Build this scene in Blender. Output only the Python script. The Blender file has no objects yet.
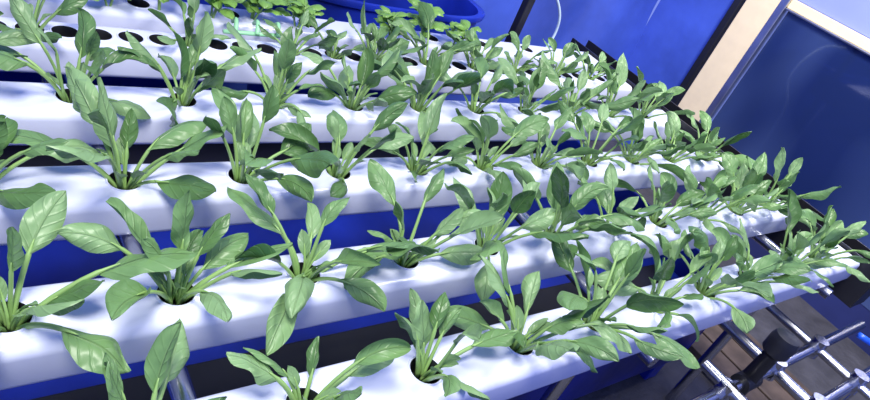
import bpy, math, random
from mathutils import Vector, Matrix, noise

S = 0.6            # metres per unit
FZ = -2.1          # floor level in units (camera height = 0 in units)
def P(v): return (v[0]*S, v[1]*S, (v[2]-FZ)*S)
col = bpy.context.scene.collection

# ------------------------------------------------------------- materials
def new_mat(name):
    m = bpy.data.materials.new(name); m.use_nodes = True
    nt = m.node_tree; b = nt.nodes['Principled BSDF']
    return m, nt, b
def simple(name, c, rough=0.5, metal=0.0, nscale=8.0, namt=0.15, bump=0.0, bscale=40, spec=0.5, c2=None, p0=.3, p1=.7, stretch=(1, 1, 1), detail=5):
    m, nt, b = new_mat(name)
    tc = nt.nodes.new('ShaderNodeTexCoord')
    mp = nt.nodes.new('ShaderNodeMapping'); mp.inputs['Scale'].default_value = stretch
    nt.links.new(tc.outputs['Object'], mp.inputs['Vector'])
    n = nt.nodes.new('ShaderNodeTexNoise'); n.inputs['Scale'].default_value = nscale; n.inputs['Detail'].default_value = detail
    nt.links.new(mp.outputs['Vector'], n.inputs['Vector'])
    r = nt.nodes.new('ShaderNodeValToRGB')
    r.color_ramp.elements[0].position = p0; r.color_ramp.elements[1].position = p1
    r.color_ramp.elements[0].color = (*[x*(1-namt) for x in c], 1)
    r.color_ramp.elements[1].color = (*(c2 or [min(1, x*(1+namt)) for x in c]), 1)
    nt.links.new(n.outputs['Fac'], r.inputs['Fac'])
    nt.links.new(r.outputs['Color'], b.inputs['Base Color'])
    b.inputs['Roughness'].default_value = rough
    b.inputs['Metallic'].default_value = metal
    b.inputs['Specular IOR Level'].default_value = spec
    if bump > 0:
        n2 = nt.nodes.new('ShaderNodeTexNoise'); n2.inputs['Scale'].default_value = bscale; n2.inputs['Detail'].default_value = 3
        nt.links.new(tc.outputs['Object'], n2.inputs['Vector'])
        bp = nt.nodes.new('ShaderNodeBump'); bp.inputs['Strength'].default_value = bump; bp.inputs['Distance'].default_value = 0.02
        nt.links.new(n2.outputs['Fac'], bp.inputs['Height'])
        nt.links.new(bp.outputs['Normal'], b.inputs['Normal'])
    return m

def leaf_mat(name, c_dark, c_light, c_back, c_vein, sheen=0.45, crink=0.5):
    m, nt, b = new_mat(name); L = nt.links; N = nt.nodes
    uv = N.new('ShaderNodeUVMap'); uv.uv_map = 'UVMap'
    sep = N.new('ShaderNodeSeparateXYZ'); L.new(uv.outputs['UV'], sep.inputs[0])
    def math_(op, a, bb=None, clamp=False):
        n = N.new('ShaderNodeMath'); n.operation = op; n.use_clamp = clamp
        for i, x in enumerate((a, bb)):
            if x is None: continue
            if isinstance(x, (int, float)): n.inputs[i].default_value = x
            else: L.new(x, n.inputs[i])
        return n.outputs[0]
    au = math_('ABSOLUTE', math_('SUBTRACT', sep.outputs['X'], 0.5))
    mid = math_('SUBTRACT', 1.0, math_('MULTIPLY', au, 26.0), True)
    tc = N.new('ShaderNodeTexCoord')
    nw = N.new('ShaderNodeTexNoise'); nw.inputs['Scale'].default_value = 30; L.new(tc.outputs['Object'], nw.inputs['Vector'])
    ph = math_('MULTIPLY', math_('SUBTRACT', sep.outputs['Y'], math_('MULTIPLY', au, 0.6)), 6.283*5.5)
    ph = math_('ADD', ph, math_('MULTIPLY', nw.outputs['Fac'], 2.5))
    sv = math_('POWER', math_('ADD', math_('MULTIPLY', math_('SINE', ph), 0.5), 0.5), 12.0)
    sv = math_('MULTIPLY', sv, 0.2)
    vein = math_('MAXIMUM', mid, sv)
    n1 = N.new('ShaderNodeTexNoise'); n1.inputs['Scale'].default_value = 11; n1.inputs['Detail'].default_value = 5
    L.new(tc.outputs['Object'], n1.inputs['Vector'])
    r = N.new('ShaderNodeValToRGB'); r.color_ramp.elements[0].position = .36; r.color_ramp.elements[1].position = .66
    r.color_ramp.elements[0].color = (*c_dark, 1); r.color_ramp.elements[1].color = (*c_light, 1)
    L.new(n1.outputs['Fac'], r.inputs['Fac'])
    mx = N.new('ShaderNodeMixRGB'); L.new(math_('MULTIPLY', vein, 0.5), mx.inputs[0]); L.new(r.outputs[0], mx.inputs[1]); mx.inputs[2].default_value = (*c_vein, 1)
    geo = N.new('ShaderNodeNewGeometry')
    mb = N.new('ShaderNodeMixRGB'); L.new(math_('MULTIPLY', geo.outputs['Backfacing'], 0.6), mb.inputs[0]); L.new(mx.outputs[0], mb.inputs[1]); mb.inputs[2].default_value = (*c_back, 1)
    L.new(mb.outputs[0], b.inputs['Base Color'])
    b.inputs['Roughness'].default_value = sheen
    b.inputs['Specular IOR Level'].default_value = 0.5
    n2 = N.new('ShaderNodeTexNoise'); n2.inputs['Scale'].default_value = 50; n2.inputs['Detail'].default_value = 1
    L.new(tc.outputs['Object'], n2.inputs['Vector'])
    hgt = math_('SUBTRACT', n2.outputs['Fac'], math_('MULTIPLY', vein, 0.7))
    bp = N.new('ShaderNodeBump'); bp.inputs['Strength'].default_value = crink; bp.inputs['Distance'].default_value = 0.006
    L.new(hgt, bp.inputs['Height']); L.new(bp.outputs['Normal'], b.inputs['Normal'])
    tr = N.new('ShaderNodeBsdfTranslucent'); L.new(mb.outputs[0], tr.inputs['Color'])
    ms = N.new('ShaderNodeMixShader'); ms.inputs[0].default_value = 0.2
    L.new(b.outputs[0], ms.inputs[1]); L.new(tr.outputs[0], ms.inputs[2])
    L.new(ms.outputs[0], N['Material Output'].inputs['Surface'])
    return m

M_leaf = leaf_mat('spinach_leaf', (.068, .17, .045), (.14, .285, .085), (.20, .35, .13), (.28, .45, .16), .37, .55)
M_leaf2 = leaf_mat('spinach_leaf_pale', (.12, .24, .08), (.21, .375, .135), (.27, .43, .19), (.34, .52, .22), .38, .55)
M_leaf3 = leaf_mat('spinach_leaf_dark', (.03, .095, .022), (.08, .185, .048), (.14, .27, .085), (.2, .36, .10), .34, .55)
M_basil = leaf_mat('basil_leaf', (.10, .26, .04), (.20, .42, .07), (.26, .47, .10), (.31, .52, .12), .34, .3)
M_stem = simple('stem', (.26, .43, .13), .4)
M_chan = simple('channel_plastic', (.72, .75, .92), .24, nscale=5, namt=.05, bump=.03, bscale=12)
M_black = simple('black_plastic', (.012, .012, .016), .4)
M_medium = simple('growing_medium', (.02, .017, .015), .9, bump=.8, bscale=120)
M_blue = simple('blue_plastic', (.008, .023, .28), .32, nscale=3, namt=.6, bump=.2, bscale=6)
M_tarp = simple('blue_tarpaulin', (.06, .115, .56), .33, nscale=2.5, namt=.35, bump=.6, bscale=4)
M_bluehose = simple('blue_hose', (.02, .12, .8), .3)
M_pale = simple('pale_hose', (.55, .7, .9), .3)
M_metal = simple('galvanised_steel', (.6, .6, .62), .2, 1.0, namt=.1)
M_cream = simple('cream_frame', (.92, .76, .50), .45, nscale=20, namt=.04)
M_alu = simple('aluminium', (.6, .6, .6), .35, 1.0)
M_glass = simple('dark_window_glass', (.02, .04, .17), .05, nscale=1.6, namt=.4, spec=.9, c2=(.12, .19, .44), p0=.32, p1=.75, stretch=(1, 1.0, .35), detail=2)  # pale streaks painted into the glass colour stand in for reflections
M_glass2 = simple('light_window_glass', (.30, .36, .75), .08, nscale=1.5, namt=.1, spec=.9)
M_floor = simple('concrete_floor', (.085, .082, .09), .7, nscale=10, namt=.3, bump=.3)
M_wood = simple('brown_board', (.12, .085, .062), .6, nscale=14, namt=.45)
M_mint = simple('mint_plastic', (.32, .68, .36), .35)
M_darkw = simple('dark_blue_wall', (.02, .03, .14), .6, nscale=3, namt=.3)

# ------------------------------------------------------------- mesh builder
class MB:
    def __init__(s): s.v = []; s.f = []; s.m = []; s.uv = []; s.mats = []
    def mi(s, mat):
        if mat not in s.mats: s.mats.append(mat)
        return s.mats.index(mat)
    def face(s, idx, mat, uvs=None):
        s.f.append(idx); s.m.append(s.mi(mat)); s.uv.append(uvs or [(0.5, 0.5)]*len(idx))
    def box(s, a, b, mat):
        o = len(s.v)
        for x in (a[0], b[0]):
            for y in (a[1], b[1]):
                for z in (a[2], b[2]): s.v.append((x, y, z))
        for q in ((0,1,3,2),(4,6,7,5),(0,4,5,1),(2,3,7,6),(0,2,6,4),(1,5,7,3)):
            s.face([o+i for i in q], mat)
    def tube(s, pts, r, mat, n=8, cap=True):
        pts = [Vector(p) for p in pts]; rs = r if isinstance(r, (list, tuple)) else [r]*len(pts)
        o = len(s.v); T0 = (pts[1]-pts[0]).normalized()
        up = Vector((0, 0, 1)) if abs(T0.z) < .9 else Vector((1, 0, 0))
        A = T0.cross(up).normalized()
        for i, p in enumerate(pts):
            T = (pts[min(i+1, len(pts)-1)]-pts[max(i-1, 0)]).normalized()
            A = (A - T*A.dot(T)).normalized(); B = T.cross(A)
            for k in range(n):
                a = 2*math.pi*k/n
                s.v.append(tuple(p + (A*math.cos(a)+B*math.sin(a))*rs[i]))
        for i in range(len(pts)-1):
            for k in range(n):
                s.face([o+i*n+k, o+i*n+(k+1) % n, o+(i+1)*n+(k+1) % n, o+(i+1)*n+k], mat)
        if cap:
            s.face([o+k for k in range(n)][::-1], mat); s.face([o+(len(pts)-1)*n+k for k in range(n)], mat)
    def make(s, name, smooth=True, bevel=0, parent=None, angle=None):
        me = bpy.data.meshes.new(name)
        me.from_pydata([P(v) for v in s.v], [], s.f)
        for m in s.mats: me.materials.append(m)
        me.polygons.foreach_set('material_index', s.m)
        uvl = me.uv_layers.new(name='UVMap')
        flat = [c for fu in s.uv for u in fu for c in u]
        uvl.data.foreach_set('uv', flat)
        if smooth: me.polygons.foreach_set('use_smooth', [True]*len(s.f))
        me.update()
        ob = bpy.data.objects.new(name, me); col.objects.link(ob)
        if smooth and angle: 
            me.set_sharp_from_angle(angle=math.radians(angle))
        if bevel:
            bv = ob.modifiers.new('bevel', 'BEVEL'); bv.width = bevel; bv.segments = 3; bv.limit_method = 'ANGLE'
        if parent: ob.parent = parent
        return ob

def smooth_path(pts, n=8):
    pts = [Vector(p) for p in pts]; out = []
    q = [pts[0]*2-pts[1]] + pts + [pts[-1]*2-pts[-2]]
    for i in range(1, len(q)-2):
        for k in range(n):
            t = k/n
            out.append(0.5*((2*q[i]) + (q[i+1]-q[i-1])*t + (2*q[i-1]-5*q[i]+4*q[i+1]-q[i+2])*t*t + (3*q[i]-q[i-1]-3*q[i+1]+q[i+2])*t**3))
    out.append(pts[-1]); return out

# ------------------------------------------------------------- leaves
PROF = [(0, .05), (.05, .22), (.12, .48), (.22, .76), (.34, .93), (.46, 1), (.58, .98), (.70, .90), (.81, .72), (.90, .48), (.96, .26), (1, .04)]
def prof(t):
    for (a, x), (b, y) in zip(PROF, PROF[1:]):
        if t <= b:
            k = (t-a)/(b-a); return x+(y-x)*k
    return .02
def add_leaf(mb, rng, root, az, el0, el1, el2, lp, L, W, roll, cup, mat, twist=0.0, stem_r=.0042, nT=18, nS=8):
    p = Vector(root); pts = [p.copy()]
    nP = 6
    for i in range(nP):
        e = math.radians(el0+(el1-el0)*(i+.5)/nP); a = math.radians(az)
        p = p+Vector((math.cos(a)*math.cos(e), math.sin(a)*math.cos(e), math.sin(e)))*(lp/nP); pts.append(p.copy())
    cl = [p.copy()]; dirs = []
    for i in range(nT):
        k = (i+.5)/nT
        e = math.radians(el1+(el2-el1)*k**1.3); a = math.radians(az+twist*k)
        d = Vector((math.cos(a)*math.cos(e), math.sin(a)*math.cos(e), math.sin(e)))
        dirs.append(d); p = p+d*(L/nT); cl.append(p.copy())
    dirs.append(dirs[-1])
    mb.tube(pts+cl[1:5], [stem_r*1.1]*4+[stem_r]*(len(pts)-4)+[stem_r*.7, stem_r*.55, stem_r*.4, stem_r*.2], M_stem, 6)
    o = len(mb.v); seed = rng.random()*100
    asym = rng.uniform(.75, 1.25)
    for i in range(nT+1):
        t = i/nT; T = dirs[i]; a = math.radians(az+twist*t)
        Sd = Vector((-math.sin(a), math.cos(a), 0))
        Sd = Matrix.Rotation(math.radians(roll*(0.4+.6*t)), 3, T) @ Sd
        Nn = T.cross(Sd)
        w = prof(t)*W/2
        cu = cup*(.8+.5*noise.noise(Vector((seed*1.7, t*2.0, 3.1))))
        for j in range(nS+1):
            s = -1+2*j/nS
            c = cu*(asym if s > 0 else 2-asym)
            if abs(c) < .05: c = .05
            x = math.copysign(math.sin(abs(s*c))/abs(c), s)*w
            z = (1-math.cos(s*c))/c*w
            edge = abs(s)**1.5
            wav = noise.noise(Vector((seed+t*2.6, s*1.4, seed*.3)))*W*.16*(.3+abs(s)) \
                + math.sin(t*12+seed*7+(1.6 if s > 0 else 0))*W*.038*edge \
                - W*.05*math.exp(-(s*3.5)**2)
            mb.v.append(tuple(cl[i]+Sd*x+Nn*(z+wav)))
    for i in range(nT):
        for j in range(nS):
            u0, u1, v0, v1 = j/nS, (j+1)/nS, i/nT, (i+1)/nT
            mb.face([o+i*(nS+1)+j, o+i*(nS+1)+j+1, o+(i+1)*(nS+1)+j+1, o+(i+1)*(nS+1)+j], mat,
                    [(u0, v0), (u1, v0), (u1, v1), (u0, v1)])

def pick(rng):
    q = rng.random()
    return M_leaf if q < .42 else (M_leaf2 if q < .8 else M_leaf3)
def spinach(x, y, rng, scale=1.0, heroes=(), count=None):
    mb = MB(); base = Vector((x, y, -1.03))
    for h in heroes:
        az, el0, el1, el2, lp, L, W, roll, cup, tw = h
        a = math.radians(az)
        add_leaf(mb, rng, base+Vector((math.cos(a), math.sin(a), 0))*.012, az, el0, el1, el2, lp, L, W, roll, cup, rng.choice([M_leaf, M_leaf2]), tw, .0050)
    n = count or rng.randint(10, 13)
    n = max(4, n-len(heroes))
    a0 = rng.uniform(0, 360)
    for i in range(n):
        k = i/(n-1)
        az = a0+i*137.5+rng.uniform(-25, 25)
        el0 = 68+18*k+rng.uniform(-12, 4)
        el1 = 30+48*k+rng.uniform(-25, 16)
        el2 = el1-rng.uniform(0, 85)
        lp = rng.uniform(.07, .175)*scale
        L = rng.uniform(.095, .165)*scale*(1.0 if k < .85 else .75)
        W = L*rng.uniform(.42, .56)
        r = rng.uniform(-75, 75)
        cup = rng.choice([-1, -1, -1, 1])*rng.uniform(.8, 1.9)
        a = math.radians(az)
        root = base+Vector((math.cos(a), math.sin(a), 0))*.011
        add_leaf(mb, rng, root, az, el0, el1, el2, lp, L, W, r, cup, pick(rng), rng.uniform(-50, 50))
    for i in range(4):
        add_leaf(mb, rng, base+Vector((rng.uniform(-.008, .008), rng.uniform(-.008, .008), 0)), rng.uniform(0, 360), 80, 60, 30, .06, .06*scale, .028*scale, rng.uniform(-40, 40), .8, M_leaf2, 0, .003, 8, 4)
    return mb.make('spinach_plant')

# ------------------------------------------------------------- channels
X0, X1 = -1.2, 3.08
def channel(yc, holes, r=.036, hw=.08, depth=.105, name='hydroponic_channel'):
    mb = MB(); zt = -1.0; fl = hw-.024; N = 32
    prof_ = []
    cr = .024
    for i in range(7):
        a = math.radians(90*i/6); prof_.append((fl+cr*math.sin(a), zt-cr+cr*math.cos(a)))
    for i in range(5):
        a = math.radians(90*i/4); prof_.append((hw-.018+.018*math.cos(a), zt-depth+.018-.018*math.sin(a)))
    full = prof_ + [(-y, z) for y, z in prof_[::-1]]
    o = len(mb.v); n = len(full)
    for x in (X0, X1):
        for y, z in full: mb.v.append((x, yc+y, z))
    for k in range(n-1): mb.face([o+k, o+n+k, o+n+k+1, o+k+1], M_chan)
    mb.face([o+k for k in range(n)], M_chan); mb.face([o+n+k for k in range(n)][::-1], M_chan)
    half = min(fl, .5*min([b-a for a, b in zip(holes, holes[1:])])-.0005) if len(holes) > 1 else fl
    cur = X0
    def quad(xa, xb):
        if xb-xa < 1e-5: return
        o = len(mb.v)
        for p in ((xa, -fl), (xb, -fl), (xb, fl), (xa, fl)): mb.v.append((p[0], yc+p[1], zt))
        mb.face([o, o+1, o+2, o+3], M_chan)
    for hx in holes:
        quad(cur, hx-half); cur = hx+half
        def sq(a):
            c, s_ = math.cos(a), math.sin(a); m = max(abs(c), abs(s_)); return (half*c/m, fl*s_/m)
        outer = [sq(2*math.pi*k/N+math.pi/4) for k in range(N)]
        def circ(rad): return [(rad*math.cos(2*math.pi*k/N+math.pi/4), rad*math.sin(2*math.pi*k/N+math.pi/4)) for k in range(N)]
        lv = [(outer, zt, M_chan), (circ(r+.005), zt, M_chan), (circ(r+.003), zt+.003, M_chan), (circ(r), zt+.002, M_chan), (circ(r-.003), zt-.006, M_black), (circ(r-.007), zt-.045, M_black)]
        o = len(mb.v)
        for pts, z, m in lv:
            for px, py in pts: mb.v.append((hx+px, yc+py, z))
        for l in range(len(lv)-1):
            for k in range(N):
                mb.face([o+l*N+k, o+l*N+(k+1) % N, o+(l+1)*N+(k+1) % N, o+(l+1)*N+k], lv[l+1][2])
        mb.face([o+(len(lv)-1)*N+k for k in range(N)], M_medium)
    quad(cur, X1)
    return mb.make(name, angle=50)

HERO = {
 (1, 0): [(0, 58, 28, -22, .168, .18, .10, -25, -.9, 0), (126, 82, 72, 50, .12, .12, .06, 75, -1.1, 0), (-50, 60, 15, -55, .12, .14, .085, -10, -1.2, 10),
          (60, 75, 50, 20, .13, .13, .07, 30, -.8, -20), (-120, 70, 30, -20, .09, .12, .08, 20, -1.0, 0)],
 (1, 1): [(80, 88, 80, 65, .12, .13, .06, 50, -.8, 0), (140, 75, 55, 30, .12, .13, .065, 30, .8, 0), (0, 60, 30, 5, .12, .14, .06, -30, -.7, 0), (-110, 40, -10, -60, .07, .09, .045, 0, -.8, 0)],
 (1, 2): [(122, 86, 25, -8, .12, .17, .085, 20, -.9, 0), (0, 48, 15, -12, .14, .16, .075, -20, -.9, 0), (-130, 60, 10, -40, .12, .16, .065, -30, 1.1, 0)],
 (2, 1): [(126, 85, 72, 62, .10, .17, .08, 30, -.9, 0), (0, 55, 45, 20, .135, .14, .08, -20, -.8, 0), (160, 60, 25, -10, .12, .16, .075, 10, -.9, 0)],
 (0, 0): [(126, 80, 70, 55, .09, .11, .055, 40, -1.0, 0)],
 (0, 1): [(5, 60, 40, 15, .10, .12, .065, -30, -.8, 0), (150, 80, 40, 0, .10, .11, .06, 20, -.9, 0)],
 (0, 2): [(100, 85, 70, 50, .06, .12, .08, 20, -.6, 0), (0, 55, 20, -10, .12, .14, .065, -20, -.8, 0)],
 (0, 3): [(-10, 45, 5, -35, .20, .15, .085, -10, -.9, -70), (120, 80, 50, 10, .12, .15, .08, 20, -.8, 0)],
 (0, 4): [(-45, 55, 5, -30, .15, .16, .09, -10, -.8, -20), (30, 70, 45, 20, .13, .15, .075, -20, -.8, 0)],
}
SP = .281
rowsY = [.575, .895, 1.26, 1.62, 1.98]
firsts = [1.078-3*SP, .09, .352-SP, .30-SP, .0]
rng = random.Random(47)
for ri, yc in enumerate(rowsY):
    if ri < 4:
        hs = []; x = firsts[ri]
        while x-SP > X0+.1: x -= SP
        while x < X1-.04: hs.append(x); x += SP
        channel(yc, hs)
        for h in hs:
            if h < -.45: continue
            idx = round((h-firsts[ri])/SP)
            near = (ri == 0 and idx <= 2) or (ri == 1 and idx <= 0)
            spinach(h, yc, rng, .84 if near else rng.uniform(.92, 1.12), HERO.get((ri, idx), ()), 9 if near else None)
    else:
        hs = [-1.1+i*.09 for i in range(46)]
        channel(yc, hs)
        for h in hs[28::3]:
            spinach(h, yc, rng, rng.uniform(.75, .95))
        for h in (hs[11], hs[15], hs[20], hs[24], hs[26]): spinach(h, yc, rng, .72, (), 7)
channel(2.24, [-1.0+i*.32 for i in range(12)])
def basil(x, y, rng, sc=1.0):
    mb = MB(); base = Vector((x, y, -1.03))
    for s_ in range(3):
        a = rng.uniform(0, 6.28); top = base+Vector((math.cos(a)*.04, math.sin(a)*.04, rng.uniform(.08, .15)*sc))
        mb.tube(smooth_path([base, base.lerp(top, .5)+Vector((0, 0, .01)), top], 4), .004, M_stem, 6)
        for lev in range(2):
            c = base.lerp(top, .6+.4*lev)
            for q in range(4 if lev == 1 else 2):
                az = q*(90 if lev == 1 else 180)+lev*90+math.degrees(a)
                L = rng.uniform(.07, .10)*sc
                add_leaf(mb, rng, c, az, 45, 45, -45, .012, L, L*.66, rng.uniform(-20, 20), -1.3, M_basil, 0, .002, 10, 6)
    return mb.make('basil_plant')
for x, y in ((-.3, 2.2), (-.1, 2.22), (.10, 2.2), (.26, 2.2), (.50, 2.2), (.66, 2.2), (.84, 2.2), (1.0, 2.22), (1.18, 2.2), (1.62, 2.18), (1.80, 2.2), (1.98, 2.18)):
    basil(x, y, rng, rng.uniform(.95, 1.2))

mb = MB()
for i in range(3):
    x = .88+i*.08
    mb.tube(smooth_path([(x, 2.06, -.985), (x+.01, 2.10, -.955), (x+.02, 2.15, -.985)], 5), .008, M_mint, 8)
mb.tube([(.84, 2.07, -.99), (1.1, 2.08, -.99)], .008, M_mint, 8)
mb.make('plastic_clips')

# ------------------------------------------------------------- support frame
mb = MB()
for x in (-.91, .36, 1.63, 2.9):
    mb.tube([(x, .47, -1.130), (x, 2.4, -1.130)], .024, M_metal, 16)
    for y in (.66, 2.36):
        mb.tube([(x, y, -1.15), (x, y, FZ)], .024, M_metal, 16)
        mb.tube([(x, y, -1.19), (x, y, -1.11)], .034, M_metal, 16)
mb.tube([(-1.2, .66, -1.19), (3.05, .66, -1.19)], .022, M_metal, 16)
mb.tube([(-1.2, 2.36, -1.19), (3.05, 2.36, -1.19)], .022, M_metal, 16)
mb.make('pipe_frame', angle=50)

mb = MB()
mb.tube([(2.05, .46, -1.27), (2.05, .02, -1.27)], .022, M_metal, 16)
mb.tube([(2.42, .62, -1.30), (2.42, .05, -1.30)], .022, M_metal, 16)
mb.tube([(1.8, .36, -1.30), (3.3, .36, -1.30)], .022, M_metal, 16)
mb.tube([(1.9, .18, -1.30), (3.3, .18, -1.30)], .020, M_metal, 16)
mb.tube([(2.8, .62, -1.30), (2.8, -.1, -1.30)], .018, M_metal, 16)
for x, y in ((2.05, .36), (2.42, .36), (2.42, .18), (2.05, .18), (2.8, .36), (2.8, .18)):
    mb.tube([(x, y, -1.34), (x, y, -1.255)], .031, M_metal, 16)
    mb.tube([(x-.045, y, -1.30), (x+.045, y, -1.30)], .029, M_metal, 16)
for x in (2.05, 2.42, 3.0):
    mb.tube([(x, .18, -1.33), (x, .18, FZ)], .022, M_metal, 16)
mb.make('pipe_stand', angle=50)
mb = MB()
hx, hy = 2.22, .36
mb.tube([(hx, hy, -1.42), (hx, hy, -1.16), (hx, hy, -1.155), (hx, hy, -1.14), (hx, hy, -1.09), (hx, hy, -1.065), (hx, hy, -1.06)],
        [.032, .028, .032, .046, .048, .042, .02], M_black, 20)
mb.tube([(hx-.05, hy, -1.30), (hx+.05, hy, -1.30)], .036, M_black, 16)
mb.make('valve_handle', angle=40)

mb = MB()
mb.box((3.09, .42, -1.18), (3.10, 2.45, -.985), M_black)
mb.box((3.24, .42, -1.18), (3.25, 2.45, -.985), M_black)
mb.box((3.09, .42, -1.19), (3.25, 2.45, -1.18), M_black)
mb.box((3.09, .41, -1.19), (3.25, .42, -.985), M_black)
mb.make('drain_gutter', smooth=False)

mb = MB()
mb.box((-1.3, .80, -1.62), (3.0, 2.3, -1.60), M_blue)
mb.box((-1.3, .78, -1.95), (3.0, .80, -1.42), M_blue)
mb.box((-1.3, 2.3, -1.95), (3.0, 2.32, -1.42), M_blue)
mb.box((3.0, .78, -1.95), (3.02, 2.32, -1.42), M_blue)
mb.box((-1.32, .78, -1.95), (-1.3, 2.32, -1.42), M_blue)
mb.box((-1.32, .74, -1.43), (3.04, .80, -1.40), M_blue)
for x in (-1.2, .8, 2.9):
    mb.box((x-.05, .8, FZ), (x+.05, 2.3, -1.62), M_blue)
mb.box((-1.25, .83, -1.60), (2.9, 1.14, -1.585), M_black)  # black strips added on the tray to darken the gaps between channels
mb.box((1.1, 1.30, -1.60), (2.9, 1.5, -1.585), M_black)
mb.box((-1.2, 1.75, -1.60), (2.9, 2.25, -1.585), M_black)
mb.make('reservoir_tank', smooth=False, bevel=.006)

mb = MB()
mb.tube(smooth_path([(-.4, 1.09, -1.20), (.3, 1.07, -1.18), (1.0, 1.08, -1.21), (1.8, 1.06, -1.19), (3.05, 1.09, -1.18)], 8), .010, M_black, 8)
mb.tube(smooth_path([(-.3, .74, -1.25), (.5, .73, -1.23), (1.2, .74, -1.25), (2.2, .73, -1.23), (3.05, .74, -1.23)], 8), .010, M_black, 8)
mb.tube(smooth_path([(-.3, 1.45, -1.2), (.8, 1.44, -1.18), (2, 1.45, -1.2), (3.05, 1.45, -1.18)], 8), .012, M_black, 8)
mb.make('irrigation_hose')

# ------------------------------------------------------------- surroundings
mb = MB(); mb.box((-3, -2.5, FZ-.05), (5.1, 3.6, FZ), M_floor); mb.make('floor', smooth=False)

def sheet(name, o, ux, uz, nx, nz, nrm, amp, mat):
    mb = MB(); o = Vector(o); ux = Vector(ux); uz = Vector(uz); nrm = Vector(nrm)
    for i in range(nx+1):
        for j in range(nz+1):
            p = o+ux*(i/nx)+uz*(j/nz)
            d = noise.noise(p*1.6)*amp+noise.noise(Vector((p.x*4, p.y*4, p.z*.8)))*amp*.5
            mb.v.append(tuple(p+nrm*d))
    for i in range(nx):
        for j in range(nz):
            mb.face([i*(nz+1)+j, (i+1)*(nz+1)+j, (i+1)*(nz+1)+j+1, i*(nz+1)+j+1], mat)
    return mb.make(name)
sheet('wall_back', (-3, 3.3, FZ), (8, 0, 0), (0, 0, 2.6), 90, 30, (0, -1, 0), .06, M_tarp)

XW = 5.0
mb = MB()
mb.box((XW, 2.66, FZ), (XW+.06, 3.3, .5), M_tarp)
mb.box((XW, -2.5, FZ), (XW+.06, 2.38, -1.85), M_darkw)
mb.make('wall_right', smooth=False)
mb = MB()
mb.box((XW-.05, 2.36, FZ), (XW+.04, 2.60, .6), M_cream)
mb.box((XW-.06, 2.30, FZ), (XW+.02, 2.36, .6), M_alu)
mb.box((XW-.04, -2.5, -.47), (XW+.02, 2.30, -.40), M_cream)
mb.box((XW-.055, -2.5, -.485), (XW+.02, 2.30, -.47), M_alu)
mb.box((XW-.06, 2.62, FZ), (XW, 2.68, .6), M_black)
mb.make('door_1', smooth=False, bevel=.004)
mb = MB()
mb.box((XW-.005, -2.5, -1.85), (XW+.01, 2.29, -.49), M_glass)
mb.box((XW-.005, -2.5, -.395), (XW+.01, 2.29, .6), M_glass2)
mb.make('window_1', smooth=False)

def tub(name, cx, cy, rx, ry, zt, zb, mat):
    mb = MB(); N = 48
    lv = [(.90, zb), (.97, zt-.25), (1, zt-.03), (1.04, zt-.03), (1.05, zt-.01), (1.04, zt), (.97, zt), (.96, zt-.03), (.93, zt-.3), (.88, zb+.05)]
    for q, z in lv:
        for k in range(N):
            a = 2*math.pi*k/N
            ca, sa = math.cos(a), math.sin(a)
            mb.v.append((cx+rx*q*math.copysign(abs(ca)**.6, ca), cy+ry*q*math.copysign(abs(sa)**.6, sa), z))
    for l in range(len(lv)-1):
        for k in range(N): mb.face([l*N+k, l*N+(k+1) % N, (l+1)*N+(k+1) % N, (l+1)*N+k], mat)
    mb.face([(len(lv)-1)*N+k for k in range(N)], mat); mb.face(list(range(N))[::-1], mat)
    return mb.make(name, angle=60)
tub('blue_water_tank', 1.95, 2.86, .60, .32, -1.0, FZ, M_blue)
tub('blue_water_tank', .55, 2.86, .60, .32, -.95, FZ, M_blue)
mb = MB(); mb.box((2.66, 2.5, FZ), (2.71, 2.55, .3), M_black); mb.make('black_post', smooth=False, bevel=.004)
mb = MB(); mb.tube(smooth_path([(2.75, 2.6, -.75), (3.0, 2.68, -.80), (3.2, 2.7, -.98), (3.2, 2.7, -1.2), (2.95, 2.65, -1.5), (2.8, 2.65, -2.09)], 8), .009, M_pale, 8); mb.make('air_hose')
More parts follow.
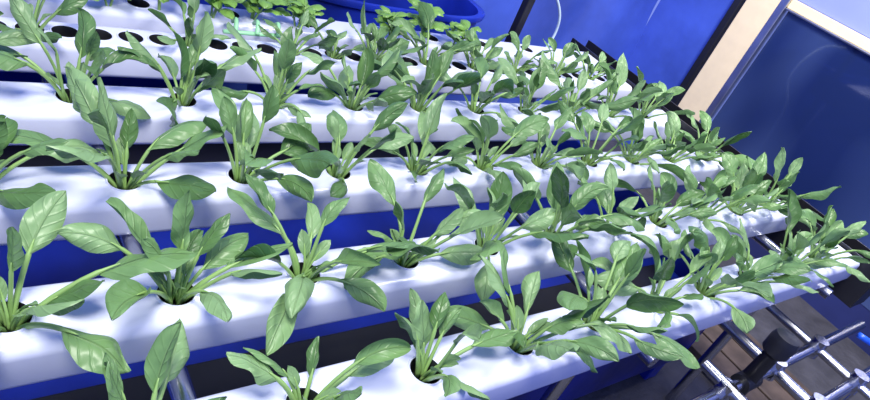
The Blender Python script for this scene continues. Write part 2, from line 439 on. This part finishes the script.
mb = MB(); mb.tube(smooth_path([(2.95, .30, -1.2), (3.1, .10, -1.25), (2.95, .10, -1.45), (2.9, .06, -1.8), (2.7, .0, -2.085)], 8), .014, M_bluehose, 8); mb.make('water_hose')

mb = MB()
for i in range(3):
    mb.box((3.3+.2*i, .3, FZ+.04), (3.48+.2*i, 1.3, FZ+.08), M_wood)
for y in (.35, .8, 1.25):
    mb.box((3.3, y-.04, FZ), (3.88, y+.04, FZ+.04), M_wood)
mb.make('wooden_pallet', smooth=False, bevel=.004)

# ------------------------------------------------------------- light
w = bpy.data.worlds.new('world'); bpy.context.scene.world = w; w.use_nodes = True
bg = w.node_tree.nodes['Background']; bg.inputs[0].default_value = (.25, .34, 1.0, 1); bg.inputs[1].default_value = .88
def area(name, loc, tgt, size, power, c):
    d = bpy.data.lights.new(name, 'AREA'); d.size = size; d.energy = power; d.color = c
    o = bpy.data.objects.new(name, d); col.objects.link(o); o.location = P(loc)
    o.rotation_euler = (Vector(P(tgt))-Vector(P(loc))).to_track_quat('-Z', 'Y').to_euler()
area('frame_fill_light', (-.3, .3, 1.6), (1.3, 1.2, -1), .5, 40, (1, .98, .90))
area('frame_fill_light', (2.6, .6, 1.7), (2.6, 1.4, -1), .55, 33, (1, .98, .90))
area('frame_fill_light', (3.2, 1.2, .9), (5.0, 1.9, -.6), .4, 22, (1, .95, .82))  # fill light added to brighten the cream door frame

# ------------------------------------------------------------- camera
Xc = Vector((815, 65, -640)).normalized()
Yc = Vector((-557.6, 690.5, -640)); Yc = (Yc-Xc*Yc.dot(Xc)).normalized()
Zc = Xc.cross(Yc)
cd = bpy.data.cameras.new('camera'); cam = bpy.data.objects.new('camera', cd); col.objects.link(cam)
cd.sensor_width = 36; cd.lens = 640/870*36; cd.clip_start = .01
R = Matrix((Xc, Yc, Zc)).to_4x4()
cam.matrix_world = Matrix.Translation(Vector(P((0, 0, 0)))) @ R
bpy.context.scene.camera = cam
bpy.context.scene.view_settings.view_transform = 'Standard'
